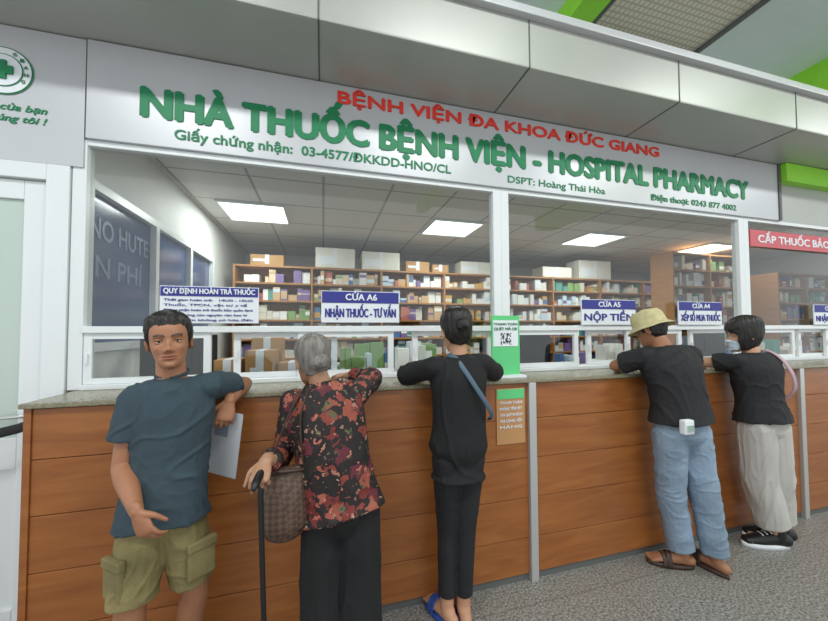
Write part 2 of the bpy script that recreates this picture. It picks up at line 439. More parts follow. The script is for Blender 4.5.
# shelves and stock
colors = ['#e8e8e4', '#e8e8e4', '#dfe6ea', '#f0efe8', '#f0efe8', '#ddd4c2', '#d8d6d0', '#c9dce8', '#4a76a8', '#86a868', '#cfa258', '#b86a5a', '#7a6496', '#5a9a8e', '#e2c9a8', '#c8a67c']
def stock(name, runs, parent=None, dens=.92):
    bm = bmesh.new(); cl = bm.verts.layers.float_color.new('Col')
    def addbox(x0, x1, y0, y1, z0, z1, c):
        r = bmesh.ops.create_cube(bm, size=1)
        for v in r['verts']:
            v.co = V(((x0+x1)/2 + v.co.x*(x1-x0), (y0+y1)/2 + v.co.y*(y1-y0), (z0+z1)/2 + v.co.z*(z1-z0))); v[cl] = c
    for (x0, x1, yf, yb, z, hmax) in runs:
        x = x0; cbase = random.choice(colors); left = random.randint(1, 5)
        while x < x1-.03:
            if left <= 0: cbase = random.choice(colors); left = random.randint(1, 5)
            w = random.uniform(.035, .13); h = random.uniform(.35, 1)*hmax
            w = min(w, x1-x); left -= 1
            if random.random() < dens:
                c = lin(cbase if random.random() < .7 else random.choice(colors)); c2 = lin(random.choice(colors))
                y0 = yf+random.uniform(0, .07)
                addbox(x, x+w*.95, y0, yb, z, z+h, c)
                if random.random() < .7:
                    a, b = sorted((random.uniform(.1, .9), random.uniform(.1, .9)))
                    addbox(x+.003, x+w*.95-.003, y0-.002, y0, z+h*a, z+h*b, c2)
            x += w
    return mesh_obj(name, bm, M_attr, parent)

def shelf_unit(name, x0, x1, y0, y1, H, zlist, step):
    g = empty(name, ((x0+x1)/2, (y0+y1)/2, H/2))
    bm = bmesh.new()
    n = max(1, round((x1-x0)/step)); w = (x1-x0)/n
    for i in range(n+1): bbox(bm, x0+i*w-.012, x0+i*w+.012, y0, y1, 0, H)
    for z in zlist: bbox(bm, x0, x1, y0+.004, y1, z-.012, z+.01)
    bbox(bm, x0, x1, y1-.01, y1, 0, H)
    mesh_obj('carcass', bm, M_shelfw, g)
    runs = []
    for i in range(n):
        for k in range(len(zlist)-1):
            if zlist[k] > .7:
                runs.append((x0+i*w+.02, x0+(i+1)*w-.02, y0+.02, y1-.02, zlist[k]+.011, (zlist[k+1]-zlist[k])-.035))
    stock('medicine_boxes', runs, g, .88)
    return g
Z6 = [.06, .45, .85, 1.1, 1.35, 1.6, 1.85, 2.08, 2.3]
shelf_unit('medicine_shelf', -1.08, 6.4, 4.62, 4.95, 2.31, Z6, .9)
shelf_unit('medicine_shelf', 5.0, 6.5, 3.75, 4.1, 2.62, [.06, .5, .9, 1.2, 1.5, 1.8, 2.1, 2.35, 2.6], .75)
shelf_unit('medicine_shelf', 6.6, 7.9, 3.4, 3.75, 2.3, Z6, .65)
# cartons on top of the shelves
def carton(x0, x1, y0, y1, z0, z1, m):
    g = empty('carton', ((x0+x1)/2, (y0+y1)/2, (z0+z1)/2))
    box('carton_body', x0, x1, y0, y1, z0, z1, m, g, .004)
    box('tape', (x0+x1)/2-.025, (x0+x1)/2+.025, y0-.001, y1+.001, z0+.02, z1+.001, M_paper, g)
    bm = bmesh.new(); bbox(bm, x0+.03, x0+.03+(x1-x0)*.4, y0-.002, y0, z0+.05, z0+(z1-z0)*.6); mesh_obj('label', bm, M_paper, g)
for a in [(-.1, .42, 4.62, 4.92, 2.312, 2.58, M_cardw), (.52, 1.05, 4.62, 4.92, 2.312, 2.56, M_cardw), (1.15, 1.5, 4.65, 4.9, 2.312, 2.46, M_card), (1.55, 1.8, 4.65, 4.9, 2.312, 2.43, M_card),
          (2.0, 2.5, 4.65, 4.9, 2.312, 2.5, M_cardw), (3.4, 3.95, 4.62, 4.9, 2.312, 2.48, M_cardw), (4.1, 4.75, 4.62, 4.92, 2.312, 2.62, M_cardw), (-.9, -.5, 4.65, 4.9, 2.312, 2.45, M_card)]:
    carton(*a)
# inner desk
g = empty('dispensing_desk', (3, 2.6, .55))
box('desk_top', -1.15, 7.9, 2.36, 2.95, 1.02, 1.05, M_white, g)
bm = bmesh.new()
for x in (-1.1, .5, 2.1, 3.7, 5.3, 7.8): bbox(bm, x, x+.03, 2.4, 2.9, 0, 1.02)
bbox(bm, -1.1, 7.8, 2.5, 2.52, .2, 1.02)
mesh_obj('legs', bm, M_wall, g)
for r_ in [(-.05, .9, 2.45, 2.6, 1.05, .3), (1.1, 1.3, 2.5, 2.65, 1.05, .25), (2.05, 2.7, 2.5, 2.65, 1.05, .28), (2.8, 3.4, 2.5, 2.65, 1.05, .3), (-.05, 1.0, 2.7, 2.85, 1.05, .38), (4.3, 5.5, 2.5, 2.65, 1.05, .3)]:
    stock('medicine_box_row', [r_])
for a in [(-.70, -.54, 2.5, 2.7, 1.05, 1.27, M_card), (-.50, -.32, 2.45, 2.7, 1.05, 1.33, M_card), (-.30, -.12, 2.5, 2.70, 1.05, 1.24, M_card), (-.52, -.30, 2.75, 2.93, 1.05, 1.41, M_card), (1.35, 1.5, 2.5, 2.7, 1.05, 1.25, M_card)]:
    carton(*a)
def monitor(x):
    g = empty('computer_monitor', (x, 2.65, 1.25))
    bm = bmesh.new(); bbox(bm, x-.23, x+.23, 2.64, 2.665, 1.16, 1.44, 0, .006); bbox(bm, x-.02, x+.02, 2.665, 2.69, 1.06, 1.3); bbox(bm, x-.1, x+.1, 2.6, 2.75, 1.05, 1.062, 0, .003)
    bbox(bm, x-.08, x+.08, 2.63, 2.64, 1.22, 1.36, 0, .004)
    mesh_obj('screen', bm, M_black, g)
monitor(-.95); monitor(1.78); monitor(4.0)

# leaflet stand, notice on the counter front
g = empty('qr_payment_stand', (1.08, 1.86, 1.35))
M_pg = mat('leaflet_green', '#5cc47c', .4)
box('base', .985, 1.20, 1.80, 1.93, 1.17, 1.185, M_paper, g, .003)
box('board', .995, 1.19, 1.855, 1.865, 1.185, 1.55, M_pg, g, .003)
box('top_text_area', 1.005, 1.175, 1.851, 1.855, 1.36, 1.52, M_paper, g)
text('qr_title', 'THANH TOÁN', 1.01, 1.17, 1.49, .014, 1.851, M_green, g); text('qr_title2', 'QUÉT MÃ QR', 1.01, 1.17, 1.46, .016, 1.851, M_green, g)
bm = bmesh.new()
for i in range(9):
    for j in range(9):
        if random.random() < .5 or (i in (0, 8) and j in (0, 8)): bbox(bm, 1.055+i*.008, 1.062+i*.008, 1.849, 1.8505, 1.37+j*.008, 1.377+j*.008)
mesh_obj('qr_code', bm, M_black, g)
g = empty('counter_notice', (1.06, 1.75, .98))
box('sleeve', .965, 1.15, 1.751, 1.7565, .80, 1.12, mat('plastic_sleeve', '#b98a5c', .2), g)
box('sheet_header', .97, 1.145, 1.748, 1.751, 1.06, 1.115, M_pg, g)
for i in range(5): text('notice_line_%d' % i, ['THANH TOÁN', 'KHÔNG TIỀN MẶT', 'XIN QUÝ KHÁCH', 'VUI LÒNG XẾP', 'HÀNG'][i], .985, 1.13, 1.03-i*.035, .015, 1.751, M_paper, g)

# ------------------------------------------------------------------ PEOPLE
HT = [(0, .004, -.062, -.050), (.006, .026, -.082, -.015), (.022, .042, -.088, .022), (.045, .053, -.088, .050), (.070, .061, -.087, .066), (.095, .067, -.086, .080),
      (.120, .071, -.085, .090), (.145, .074, -.087, .096), (.170, .0745, -.083, .096), (.195, .067, -.069, .087), (.214, .050, -.046, .068), (.227, .026, -.016, .038), (.232, .003, .008, .014)]
def htab(h):
    i = 0
    while i < len(HT)-2 and h > HT[i+1][0]: i += 1
    t = (h-HT[i][0])/(HT[i+1][0]-HT[i][0])
    a = HT[max(0, i-1)]; b = HT[i]; c = HT[i+1]; d = HT[min(len(HT)-1, i+2)]
    return [catmull(a[q], b[q], c[q], d[q], t) for q in (1, 2, 3)]
def ga(v, s): return math.exp(-(v/s)**2)
def hpt(h, phi):
    rx, yf, yb = htab(h); cy = (yf+yb)/2; ry = (yb-yf)/2
    s, c = math.sin(phi), math.cos(phi); e = 2/2.2
    x = rx*math.copysign(abs(s)**e, s); y = cy-ry*math.copysign(abs(c)**e, c)
    if c > 0:
        ax = abs(x); f = 0
        f += .021*ga(x, .011)*ga(h-.083, .010) + .012*ga(x, .009)*ga(h-.104, .019) + .009*ga(ax-.013, .007)*ga(h-.077, .007)
        f += .0065*ga(x, .020)*(ga(h-.057, .004)+ga(h-.046, .0045)) - .004*ga(h-.0515, .0018)*ga(x, .022)
        f += .007*ga(x, .018)*ga(h-.016, .011) - .003*ga(x, .018)*ga(h-.034, .005)
        f -= .011*ga(ax-.032, .014)*ga(h-.117, .010)
        f += .005*ga(ax-.03, .020)*ga(h-.137, .007) + .008*ga(ax-.046, .015)*ga(h-.088, .015) - .001*ga(ax-.045, .012)*ga(h-.055, .014)
        f -= .0018*ga(ax-(.022+(.078-h)*.35), .004)*(1 if .045 < h < .08 else 0)
        y -= f*min(1, c*3)
    return V((x, y, h))
def hgrid(nh, na, fn, name, m, parent, M, s, color=None):
    bm = bmesh.new(); cl = bm.verts.layers.float_color.new('Col'); rows = []
    for i in range(nh+1):
        h = .232*(.5-.5*math.cos(math.pi*i/nh))*.5 + .232*i/nh*.5
        row = []
        for j in range(na):
            ph = 2*math.pi*j/na - math.pi
            p = hpt(h, ph); q = fn(p, h, ph)
            v = bm.verts.new(M @ ((q-V((0, 0, .115)))*s)); v[cl] = color(p, h, ph) if color else (1, 1, 1, 1); row.append(v)
        rows.append(row)
    for i in range(nh):
        for j in range(na): bm.faces.new((rows[i][j], rows[i][(j+1) % na], rows[i+1][(j+1) % na], rows[i+1][j]))
    bm.faces.new(list(reversed(rows[0]))); bm.faces.new(rows[-1])
    bmesh.ops.recalc_face_normals(bm, faces=bm.faces[:])
    return mesh_obj(name, bm, m, parent, True)
def sst(a, b, x):
    t = max(0, min(1, (x-a)/(b-a))); return t*t*(3-2*t)
def interp(tab, x):
    for i in range(len(tab)-1):
        if x <= tab[i+1][0]:
            t = (x-tab[i][0])/(tab[i+1][0]-tab[i][0]); return tab[i][1]*(1-t)+tab[i+1][1]*t
    return tab[-1][1]

def headframe(C, f, up=(0, 0, 1)):
    f = V(f).normalized(); y = -f; z = V(up); z = (z-y*z.dot(y)).normalized(); x = y.cross(z)
    return Matrix.Translation(V(C)) @ Matrix((x, y, z)).transposed().to_4x4()

def build_head(P, C, f, up, s, skin_hex, hair_m, style, thick=.011, face=True):
    M = headframe(C, f, up)
    sk = lin(skin_hex)
    def colr(p, h, ph):
        c = [sk[0], sk[1], sk[2]]
        if math.cos(ph) > 0:
            ax = abs(p.x)
            l = ga(p.x, .024)**.5*max(ga(h-.057, .005), ga(h-.046, .0055)); l = min(1, l*1.1)*(1 if ax < .026 else 0)
            c = [c[0]*(1-.12*l), c[1]*(1-.36*l), c[2]*(1-.32*l)]
            ln = ga(h-.0515, .0016)*(1 if ax < .026 else 0); c = [v*(1-.65*ln) for v in c]
            br = (1 if .012 < ax < .050 else 0)*ga(h-(.138+.004*math.sin((ax-.012)/.04*3.1)), .0050)
            c = [v*(1-min(1, br*1.3)*.9) for v in c]
            st = ga(p.x, .04)*(ga(h-.02, .022)*.18 + ga(h-.066, .004)*.25); c = [v*(1-st) for v in c]
        return (c[0], c[1], c[2], 1)
    hm = attr_mat('face_skin', .5)
    hgrid(120, 128, lambda p, h, ph: p, 'head', hm, P, M, s, colr)
    # ears
    bm = bmesh.new()
    R3 = M.to_3x3()
    for sx in (-1, 1):
        rot = R3 @ Matrix.Rotation(sx*.35, 3, 'Z') @ Matrix.Rotation(.15, 3, 'X')
        c = M @ ((V((sx*.073, .012, .105-.115)))*s)
        ellipsoid(bm, c, (.007*s, .016*s, .028*s), rot, 16)
        rim = [c + rot @ V((sx*.005*s, .0145*s*math.cos(a0)*(1 if math.sin(a0) > 0 else .7), .025*s*math.sin(a0))) for a0 in [k/12*2*math.pi*.78-.9 for k in range(13)]]
        tube(bm, rim, [.0042*s]*13, rot @ V((1, 0, 0)), n=8, sub=1)
    voxel('ears', bm, .002, bpy.data.materials.get('skin_'+skin_hex), P, 2)
    if face:
        bm = bmesh.new()
        for sx in (-1, 1):
            c = V((sx*.031, -.0675, .1175-.115))
            ellipsoid(bm, M @ (c*s), (.0135*s, .0108*s, .0066*s), R3, 16, 0)
            ellipsoid(bm, M @ ((c+V((0.0, -.0076, 0)))*s), (.0052*s, .004*s, .0052*s), R3, 12, 1)
            ellipsoid(bm, M @ ((c+V((0, -.0005, .0066)))*s), (.0165*s, .0122*s, .0050*s), R3, 16, 2)
            ellipsoid(bm, M @ ((c+V((0, .0005, -.0074)))*s), (.016*s, .0105*s, .0042*s), R3, 16, 2)
            ellipsoid(bm, M @ ((c+V((0, -.0047, .0020)))*s), (.0145*s, .0085*s, .0018*s), R3, 16, 1)
        mesh_obj('eyes', bm, [mat('eye_white', '#c2b9b0', .3), mat('iris', '#1a120e', .2), bpy.data.materials['skin_'+skin_hex]], P, True)
    tabs = {'short': [(0, .188), (.3, .183), (.6, .190), (.9, .176), (1.1, .145), (1.25, .112), (1.38, .098), (1.5, .112), (1.75, .085), (2.1, .06), (3.2, .045)],
            'pulled': [(0, .178), (.7, .172), (1.05, .150), (1.35, .125), (1.6, .115), (1.9, .075), (2.3, .05), (3.2, .035)],
            'bob': [(0, .150), (.6, .145), (.9, .11), (1.05, .05), (1.3, .02), (3.2, .012)]}
    tab = tabs[style]
    def hf(p, h, ph):
        edge = h-interp(tab, abs(ph))+.006*noise.noise(V((ph*22, 1, 2)))
        m = sst(-.004, .024 if style == 'short' else .010, edge)
        d = (p-V((0, .005, .10))).normalized()
        st = noise.noise(V((ph*16, h*70 if style == 'short' else h*9, 0)))*.8 + noise.noise(V((ph*6, h*18, 4)))
        top = 1+.7*sst(.15, .21, h)
        return p + d*((thick*top + (.006 if style == 'short' else .0035)*st*m)*m - .007*(1 if m <= 0 else 0)*(1-m))
    hgrid(100, 170, hf, 'hair', hair_m, P, M, s)
    return M

def hand(bm, W, d, n, side, curl=.3, sc_=1.0, spread=.06, thumb_in=.3):
    W = V(W); d = V(d).normalized(); n = V(n); n = (n-d*n.dot(d)).normalized()
    t = d.cross(n) if side == 'R' else n.cross(d)
    k = sc_
    tube(bm, [W-d*.02*k, W+d*.01*k, W+d*.04*k, W+d*.075*k, W+d*.09*k], [(.024*k, .019*k), (.027*k, .018*k), (.036*k, .016*k), (.041*k, .014*k), (.038*k, .011*k)], t)
    for i, (o, L, r) in enumerate(((.031, .070, .0086), (.0105, .079, .0088), (-.0105, .073, .0085), (-.031, .057, .0077))):
        b = W + d*(.082-.004*abs(i-1))*k + t*o*k
        dd = (d + t*spread*(1.5-i)).normalized()
        cur = b-dd*.015*k; pts = [cur, b]; dirn = dd
        cc = curl*(1+.12*i)
        for seg, q in ((.45, .8), (.30, 1.1), (.25, .8)):
            dirn = (dirn*math.cos(cc*q)+ (n - dirn*n.dot(dirn)).normalized()*math.sin(cc*q)).normalized() if abs(cc) > 1e-3 else dirn
            cur = pts[-1]+dirn*L*seg*k; pts.append(cur)
        tube(bm, pts, [r*k, r*1.03*k, r*k, r*.9*k, r*.72*k], t, n=10, sub=3)
    b = W + d*.02*k + t*.024*k
    d1 = (d*.62+t*.75+n*.25).normalized(); d2 = (d*.85+t*(.45-thumb_in*.6)+n*(.25+thumb_in)).normalized()
    tube(bm, [b-d1*.01*k, b+d1*.032*k, b+d1*.032*k+d2*.03*k, b+d1*.032*k+d2*.055*k], [.013*k, .0115*k, .010*k, .0078*k], n, n=10, sub=3)

TT = [(-.18, .11, .085), (0, .165, .115), (.25, .148, .103), (.5, .150, .105), (.75, .165, .108), (.91, .148, .085), (1.0, .090, .062), (1.08, .056, .054)]
def lerpt(P0, P1, t): return P0 + (P1-P0)*t

def build_person(name, S):
    g = empty(name, (S['pelvis'][0], S['pelvis'][1], 0))
    w = S.get('w', 1.0); sk_hex = S['skin']
    skin_m = bpy.data.materials.get('skin_'+sk_hex) or mat('skin_'+sk_hex, sk_hex, .5, var=.06, scale=12)
    pel, nb = V(S['pelvis']), V(S['neck']); bend = V(S.get('bend', (0, 0, 0)))
    shL, shR = V(S['shL']), V(S['shR']); side = (shR-shL).normalized()
    def sp(t): return lerpt(pel, nb, t)+bend*(4*t*(1-t) if 0 < t < 1 else 0)
    hs = V(S.get('hipside', side))
    hd = V(S['head'])
    f = V(S['face']).normalized()
    # ---- skin body
    bm = bmesh.new()
    tube(bm, [sp(t) for t, a, b in TT[3:]], [(a*w*.82, b*w*.82) for t, a, b in TT[3:]], side)
    nk = S.get('neckr', .046)
    tube(bm, [nb-V((0, 0, .05)), nb+(hd-nb)*.25, hd + V((0, 0, -.02))-f*.012], [nk*1.15, nk, nk*.95])
    ar = S.get('arm', 1.0)
    for q in ('L', 'R'):
        s_, e_, w_ = V(S['sh'+q]), V(S['el'+q]), V(S['wr'+q])
        tube(bm, [s_, lerpt(s_, e_, .5), e_], [.042*ar, .042*ar, .036*ar])
        fd = (w_-e_).normalized()
        tube(bm, [e_, lerpt(e_, w_, .3), lerpt(e_, w_, .75), w_], [.036*ar, .039*ar, .029*ar, (.026*ar, .021*ar)], V(S['hand'+q][1]).cross(fd))
        hd_, hn_, hc_ = S['hand'+q][:3]
        hand(bm, w_, hd_, hn_, q, hc_, S.get('hs', 1.0), thumb_in=S['hand'+q][3] if len(S['hand'+q]) > 3 else .3)
    bare = S.get('bareleg', False)
    for q in ('L', 'R'):
        h_, k_, a_ = V(S['hip'+q]), V(S['kn'+q]), V(S['an'+q]); fd = V(S['ft'+q]).normalized()
        if bare:
            cb = lerpt(k_, a_, .3)-fd*.012
            tube(bm, [h_, lerpt(h_, k_, .5), k_, cb, lerpt(k_, a_, .75), a_], [.060, .056, .048, .050, .036, .033])
        else:
            tube(bm, [lerpt(k_, a_, .6), lerpt(k_, a_, .85), a_], [.042, .036, .034])
        base = V((a_.x, a_.y, 0)); fs = S.get('fs', 1.0)
        z0 = S.get('sole', .02)
        sd = V((fd.y, -fd.x, 0))
        tube(bm, [a_, base+V((0, 0, .045+z0))-fd*.012], [.034, .034])
        tube(bm, [base-fd*.045*fs+V((0, 0, .03+z0)), base+fd*.02+V((0, 0, .038+z0)), base+fd*.09*fs+V((0, 0, .028+z0)), base+fd*.145*fs+V((0, 0, .018+z0))],
             [(.029, .028), (.032, .036), (.040, .025), (.038, .015)], sd)
        for i in range(5):
            o = (-.030+.015*i)*(1 if q == 'L' else -1)*-1
            L = [.038, .040, .036, .030, .024][i]
            b = base+fd*.14*fs+sd*o+V((0, 0, .014+z0))
            tube(bm, [b, b+fd*L*.6+V((0, 0, .002)), b+fd*L-V((0, 0, .003))], [.0085 if i else .011]*3, sd, n=10, sub=2)
    voxel('body', bm, S.get('vox', .0038), skin_m, g, 2)
    # ---- top
    bm = bmesh.new(); off = S.get('off', .012); ht = S['hem_t']; fl = S.get('flare', 1.0)
    rows = []
    for t, a, b in TT:
        if t < ht+.06 or t > 1.03: continue
        rows.append((t, a*w+off, b*w+off))
    a0 = interp([(r[0], r[1]) for r in TT[1:]], max(ht, 0)); b0 = interp([(r[0], r[2]) for r in TT[1:]], max(ht, 0))
    rows.insert(0, (ht, (a0*w+off)*fl, (b0*w+off)*fl))
    tube(bm, [sp(t) for t, a, b in rows], [(a, b) for t, a, b in rows], side, 'ff', n=28)
    tube(bm, [sp(.99), sp(1.03)], [(.075*w, .068*w), (.062*w, .06*w)], side, 'ff')
    sl = S['sleeve']; sr = max(.060*w, .042*ar+.016)
    for q in ('L', 'R'):
        s_, e_, w_ = V(S['sh'+q]), V(S['el'+q]), V(S['wr'+q])
        tube(bm, [sp(.84), lerpt(sp(.88), s_, .55), s_], [.07*w, .068*w, sr])
        if sl <= 1:
            en = lerpt(s_, e_, sl); tube(bm, [s_, lerpt(s_, en, .5), en], [sr, sr*S.get('sw', 1), sr*S.get('sw', 1)], side, 'rf')
        else:
            en = lerpt(e_, w_, sl-1)
            tube(bm, [s_, lerpt(s_, e_, .5), e_, lerpt(e_, en, .5), en], [.062*w, .060*w, .055*w, .050*w, .047*w], side, 'rf')
    voxel('shirt', bm, .0055, S['top_m'], g, 3, S.get('fold', (.006, 9, (1, 1, .6))))
    # ---- bottom
    bm = bmesh.new(); lr = S['leg']; hw = S.get('hw', w)
    tube(bm, [sp(.22), sp(0), sp(-.10)], [(.145*hw, .105*hw), (.165*hw, .120*hw), (.145*hw, .115*hw)], hs, 'fr', n=24)
    for q in ('L', 'R'):
        h_, k_, a_ = V(S['hip'+q]), V(S['kn'+q]), V(S['an'+q])
        l = S['leglen']
        if l <= 1:
            en = lerpt(h_, k_, l); tube(bm, [h_, lerpt(h_, en, .5), en], [lr[0], lr[1], lr[2]], hs, 'rf')
        else:
            en = lerpt(k_, a_, l-1)
            tube(bm, [h_, lerpt(h_, k_, .5), k_, lerpt(k_, en, .4), en], [lr[0], (lr[0]+lr[1])/2, lr[1], (lr[1]+lr[2])/2, lr[2]], hs, 'rf')
    voxel('trousers', bm, .0055, S['bot_m'], g, 2, S.get('foldb', (.006, 8, (1, 1, .5))))
    M = build_head(g, hd, S['face'], S.get('up', (0, 0, 1)), S.get('hsz', 1.0), sk_hex, S['hair_m'], S['style'], S.get('thick', .011), S.get('faceon', True))
    return g, M

def sole(bm, a, fd, z0=0, z1=.022, wid=.046, L=1.0, mi=0):
    a = V((a[0], a[1], 0)); fd = V(fd).normalized(); sd = V((fd.y, -fd.x, 0)); n = 24
    prof = []
    for i in range(n):
        th = 2*math.pi*i/n; c, s_ = math.cos(th), math.sin(th)
        x = .062+.128*c*L; wv = wid*(.82+.18*c)*s_
        prof.append(a+fd*x+sd*wv)
    lo = [bm.verts.new(p+V((0, 0, z0))) for p in prof]; hi = [bm.verts.new(p+V((0, 0, z1))) for p in prof]
    for i in range(n):
        f = bm.faces.new((lo[i], lo[(i+1) % n], hi[(i+1) % n], hi[i])); f.material_index = mi
    f = bm.faces.new(hi); f.material_index = mi; f = bm.faces.new(list(reversed(lo))); f.material_index = mi

def sandals(g, S, m, name='sandals', thong=True):
    bm = bmesh.new()
    for q in ('L', 'R'):
        a = V(S['an'+q]); fd = V(S['ft'+q]).normalized(); sd = V((fd.y, -fd.x, 0)); b = V((a.x, a.y, 0))
        sole(bm, a, fd)
        for off, hh in ((.10, .078), (.075, .088)):
            tube(bm, [b+fd*off-sd*.046+V((0, 0, .02)), b+fd*off-sd*.034+V((0, 0, hh*.75)), b+fd*off+V((0, 0, hh)), b+fd*off+sd*.034+V((0, 0, hh*.75)), b+fd*off+sd*.046+V((0, 0, .02))], [(.013, .003)]*5, fd, n=10)
    bmesh.ops.recalc_face_normals(bm, faces=bm.faces[:])
    mesh_obj(name, bm, m, g, True)

M_hairb = mat('hair_black', '#17130f', .42, var=.4, scale=30, bump=.6, bscale=120, stretch=(1, 1, .2))
M_hairg = mat('hair_grey', '#77726c', .5, var=.4, scale=40, bump=.6, bscale=120, stretch=(1, 1, .25))

# ---- P1 man leaning with elbow on counter
S1 = dict(male=True, pelvis=(-.585, 1.51, .80), neck=(-.580, 1.545, 1.275), neckr=.050, bend=(.008, .01, 0), shL=(-.455, 1.555, 1.235), shR=(-.695, 1.535, 1.205), w=.80, hw=.70,
          head=(-.578, 1.515, 1.422), hsz=.91, face=(.30, -.94, .02), up=(-.08, 0, 1), skin='#a06d4f',
          elL=(-.365, 1.79, 1.207), wrL=(-.385, 1.60, 1.165), handL=((-.15, -.30, -.92), (-.15, .95, -.3), .45),
          elR=(-.72, 1.505, .955), wrR=(-.60, 1.345, .86), handR=((.42, -.15, -.88), (.35, .9, .0), .45),
          hipL=(-.53, 1.51, .76), hipR=(-.64, 1.50, .76), knL=(-.485, 1.545, .45), knR=(-.665, 1.46, .45), anL=(-.54, 1.60, .09), anR=(-.69, 1.46, .09), ftL=(.5, -.85, 0), ftR=(-.1, -1, 0),
          bareleg=True, arm=.93, hs=.86, hem_t=-.12, flare=1.07, off=.016, sleeve=.62, sw=1.08, top_m=mat('tshirt_teal', '#33434c', .85, var=.08, scale=30, bump=.15, bscale=250),
          bot_m=mat('khaki_cotton', '#7e724a', .85, var=.25, scale=9, bump=.2, bscale=200), leg=(.080, .078, .078), leglen=.86, hair_m=M_hairb, style='short', thick=.012, hipside=(1, .03, 0),
          fold=(.008, 9, (1, 1, .9)), foldb=(.006, 10, (1, 1, .9)))
P1, M1 = build_person('man_leaning_on_counter', S1)
sandals(P1, S1, M_black)
# shirt collar band
bm = bmesh.new()
cc = V((-.5795, 1.5455, 1.297))
tube(bm, [cc+V((.0545*math.cos(a), .052*math.sin(a), .012*math.sin(a))) for a in [k*math.pi/12 for k in range(25)]], [(.007, .005)]*25, (0, 0, 1), n=8, sub=1)
mesh_obj('collar', bm, S1['top_m'], P1, True)
# cargo pockets
bm = bmesh.new()
for (x, y, z, rot) in ((-.700, 1.425, .60, -.65), (-.445, 1.475, .60, .7)):
    b2 = bmesh.new(); bbox(b2, -.048, .048, -.010, .012, -.07, .06, 0, .008); bbox(b2, -.051, .051, -.015, .010, .035, .07, 0, .006)
    bmesh.ops.transform(b2, matrix=Matrix.Translation((x, y, z)) @ Matrix.Rotation(rot, 4, 'Z'), verts=b2.verts[:])
    me = bpy.data.meshes.new('t'); b2.to_mesh(me); b2.free(); bm.from_mesh(me)
mesh_obj('cargo_pockets', bm, S1['bot_m'], P1)
# paper folder in his hand
g = empty('paper_folder', (-.42, 1.60, 1.0))
bm = bmesh.new(); bbox(bm, -.08, .08, -.0015, .0015, -.15, .13)
bbox(bm, -.075, .085, -.0045, -.0025, -.145, .125, 0)
bbox(bm, -.05, .02, -.0055, -.0046, .02, .09, 1)
bmesh.ops.transform(bm, matrix=Matrix.Translation((-.415, 1.64, .985)) @ Matrix.Rotation(-.5, 4, 'Z') @ Matrix.Rotation(.13, 4, 'Y'), verts=bm.verts[:])
mesh_obj('sheets', bm, [mat('folder_paper', '#b4b7bb', .4), mat('folder_print', '#7c879a', .5)], g)

# ---- P2 elderly woman
def floral():
    m = bpy.data.materials.new('floral_fabric'); m.use_nodes = True
    nt = m.node_tree; b = nt.nodes['Principled BSDF']; b.inputs['Roughness'].default_value = .75
    tc = nt.nodes.new('ShaderNodeTexCoord'); n = nt.nodes.new('ShaderNodeTexNoise'); n.inputs['Scale'].default_value = 30
    mixv = nt.nodes.new('ShaderNodeMix'); mixv.data_type = 'RGBA'; mixv.inputs[0].default_value = .08
    nt.links.new(tc.outputs['Object'], n.inputs['Vector']); nt.links.new(tc.outputs['Object'], mixv.inputs[6]); nt.links.new(n.outputs['Color'], mixv.inputs[7])
    prev = None
    for sc_, th, cols in ((16, .42, ['#6e2622', '#8c4434', '#985240', '#5c202a', '#7e362c']), (26, .27, ['#a5745f', '#55543a', '#a86250', '#55583c', '#946e5e']), (44, .22, ['#2a1818', '#b08c78', '#1c1414', '#3a2220', '#70403a'])):
        vo = nt.nodes.new('ShaderNodeTexVoronoi'); vo.inputs['Scale'].default_value = sc_
        nt.links.new(mixv.outputs[2], vo.inputs['Vector'])
        r = nt.nodes.new('ShaderNodeValToRGB'); r.color_ramp.interpolation = 'CONSTANT'
        e = r.color_ramp.elements; e[0].color = lin(cols[0]); e[1].position = .8; e[1].color = lin(cols[-1])
        for i, c in enumerate(cols[1:-1]): x = e.new(.2*(i+1)); x.color = lin(c)
        sp = nt.nodes.new('ShaderNodeSeparateColor'); nt.links.new(vo.outputs['Color'], sp.inputs[0]); nt.links.new(sp.outputs[0], r.inputs[0])
        lt = nt.nodes.new('ShaderNodeMath'); lt.operation = 'LESS_THAN'; lt.inputs[1].default_value = th; nt.links.new(vo.outputs['Distance'], lt.inputs[0])
        mx = nt.nodes.new('ShaderNodeMix'); mx.data_type = 'RGBA'
        if prev: nt.links.new(prev, mx.inputs[6])
        else: mx.inputs[6].default_value = lin('#1c1414')
        nt.links.new(lt.outputs[0], mx.inputs[0]); nt.links.new(r.outputs[0], mx.inputs[7]); prev = mx.outputs[2]
    nt.links.new(prev, b.inputs['Base Color']); return m
M_blk = mat('black_cloth', '#141416', .85, var=.2, scale=20)
M_blk2 = mat('black_cloth_soft', '#19191c', .8, var=.2, scale=20)
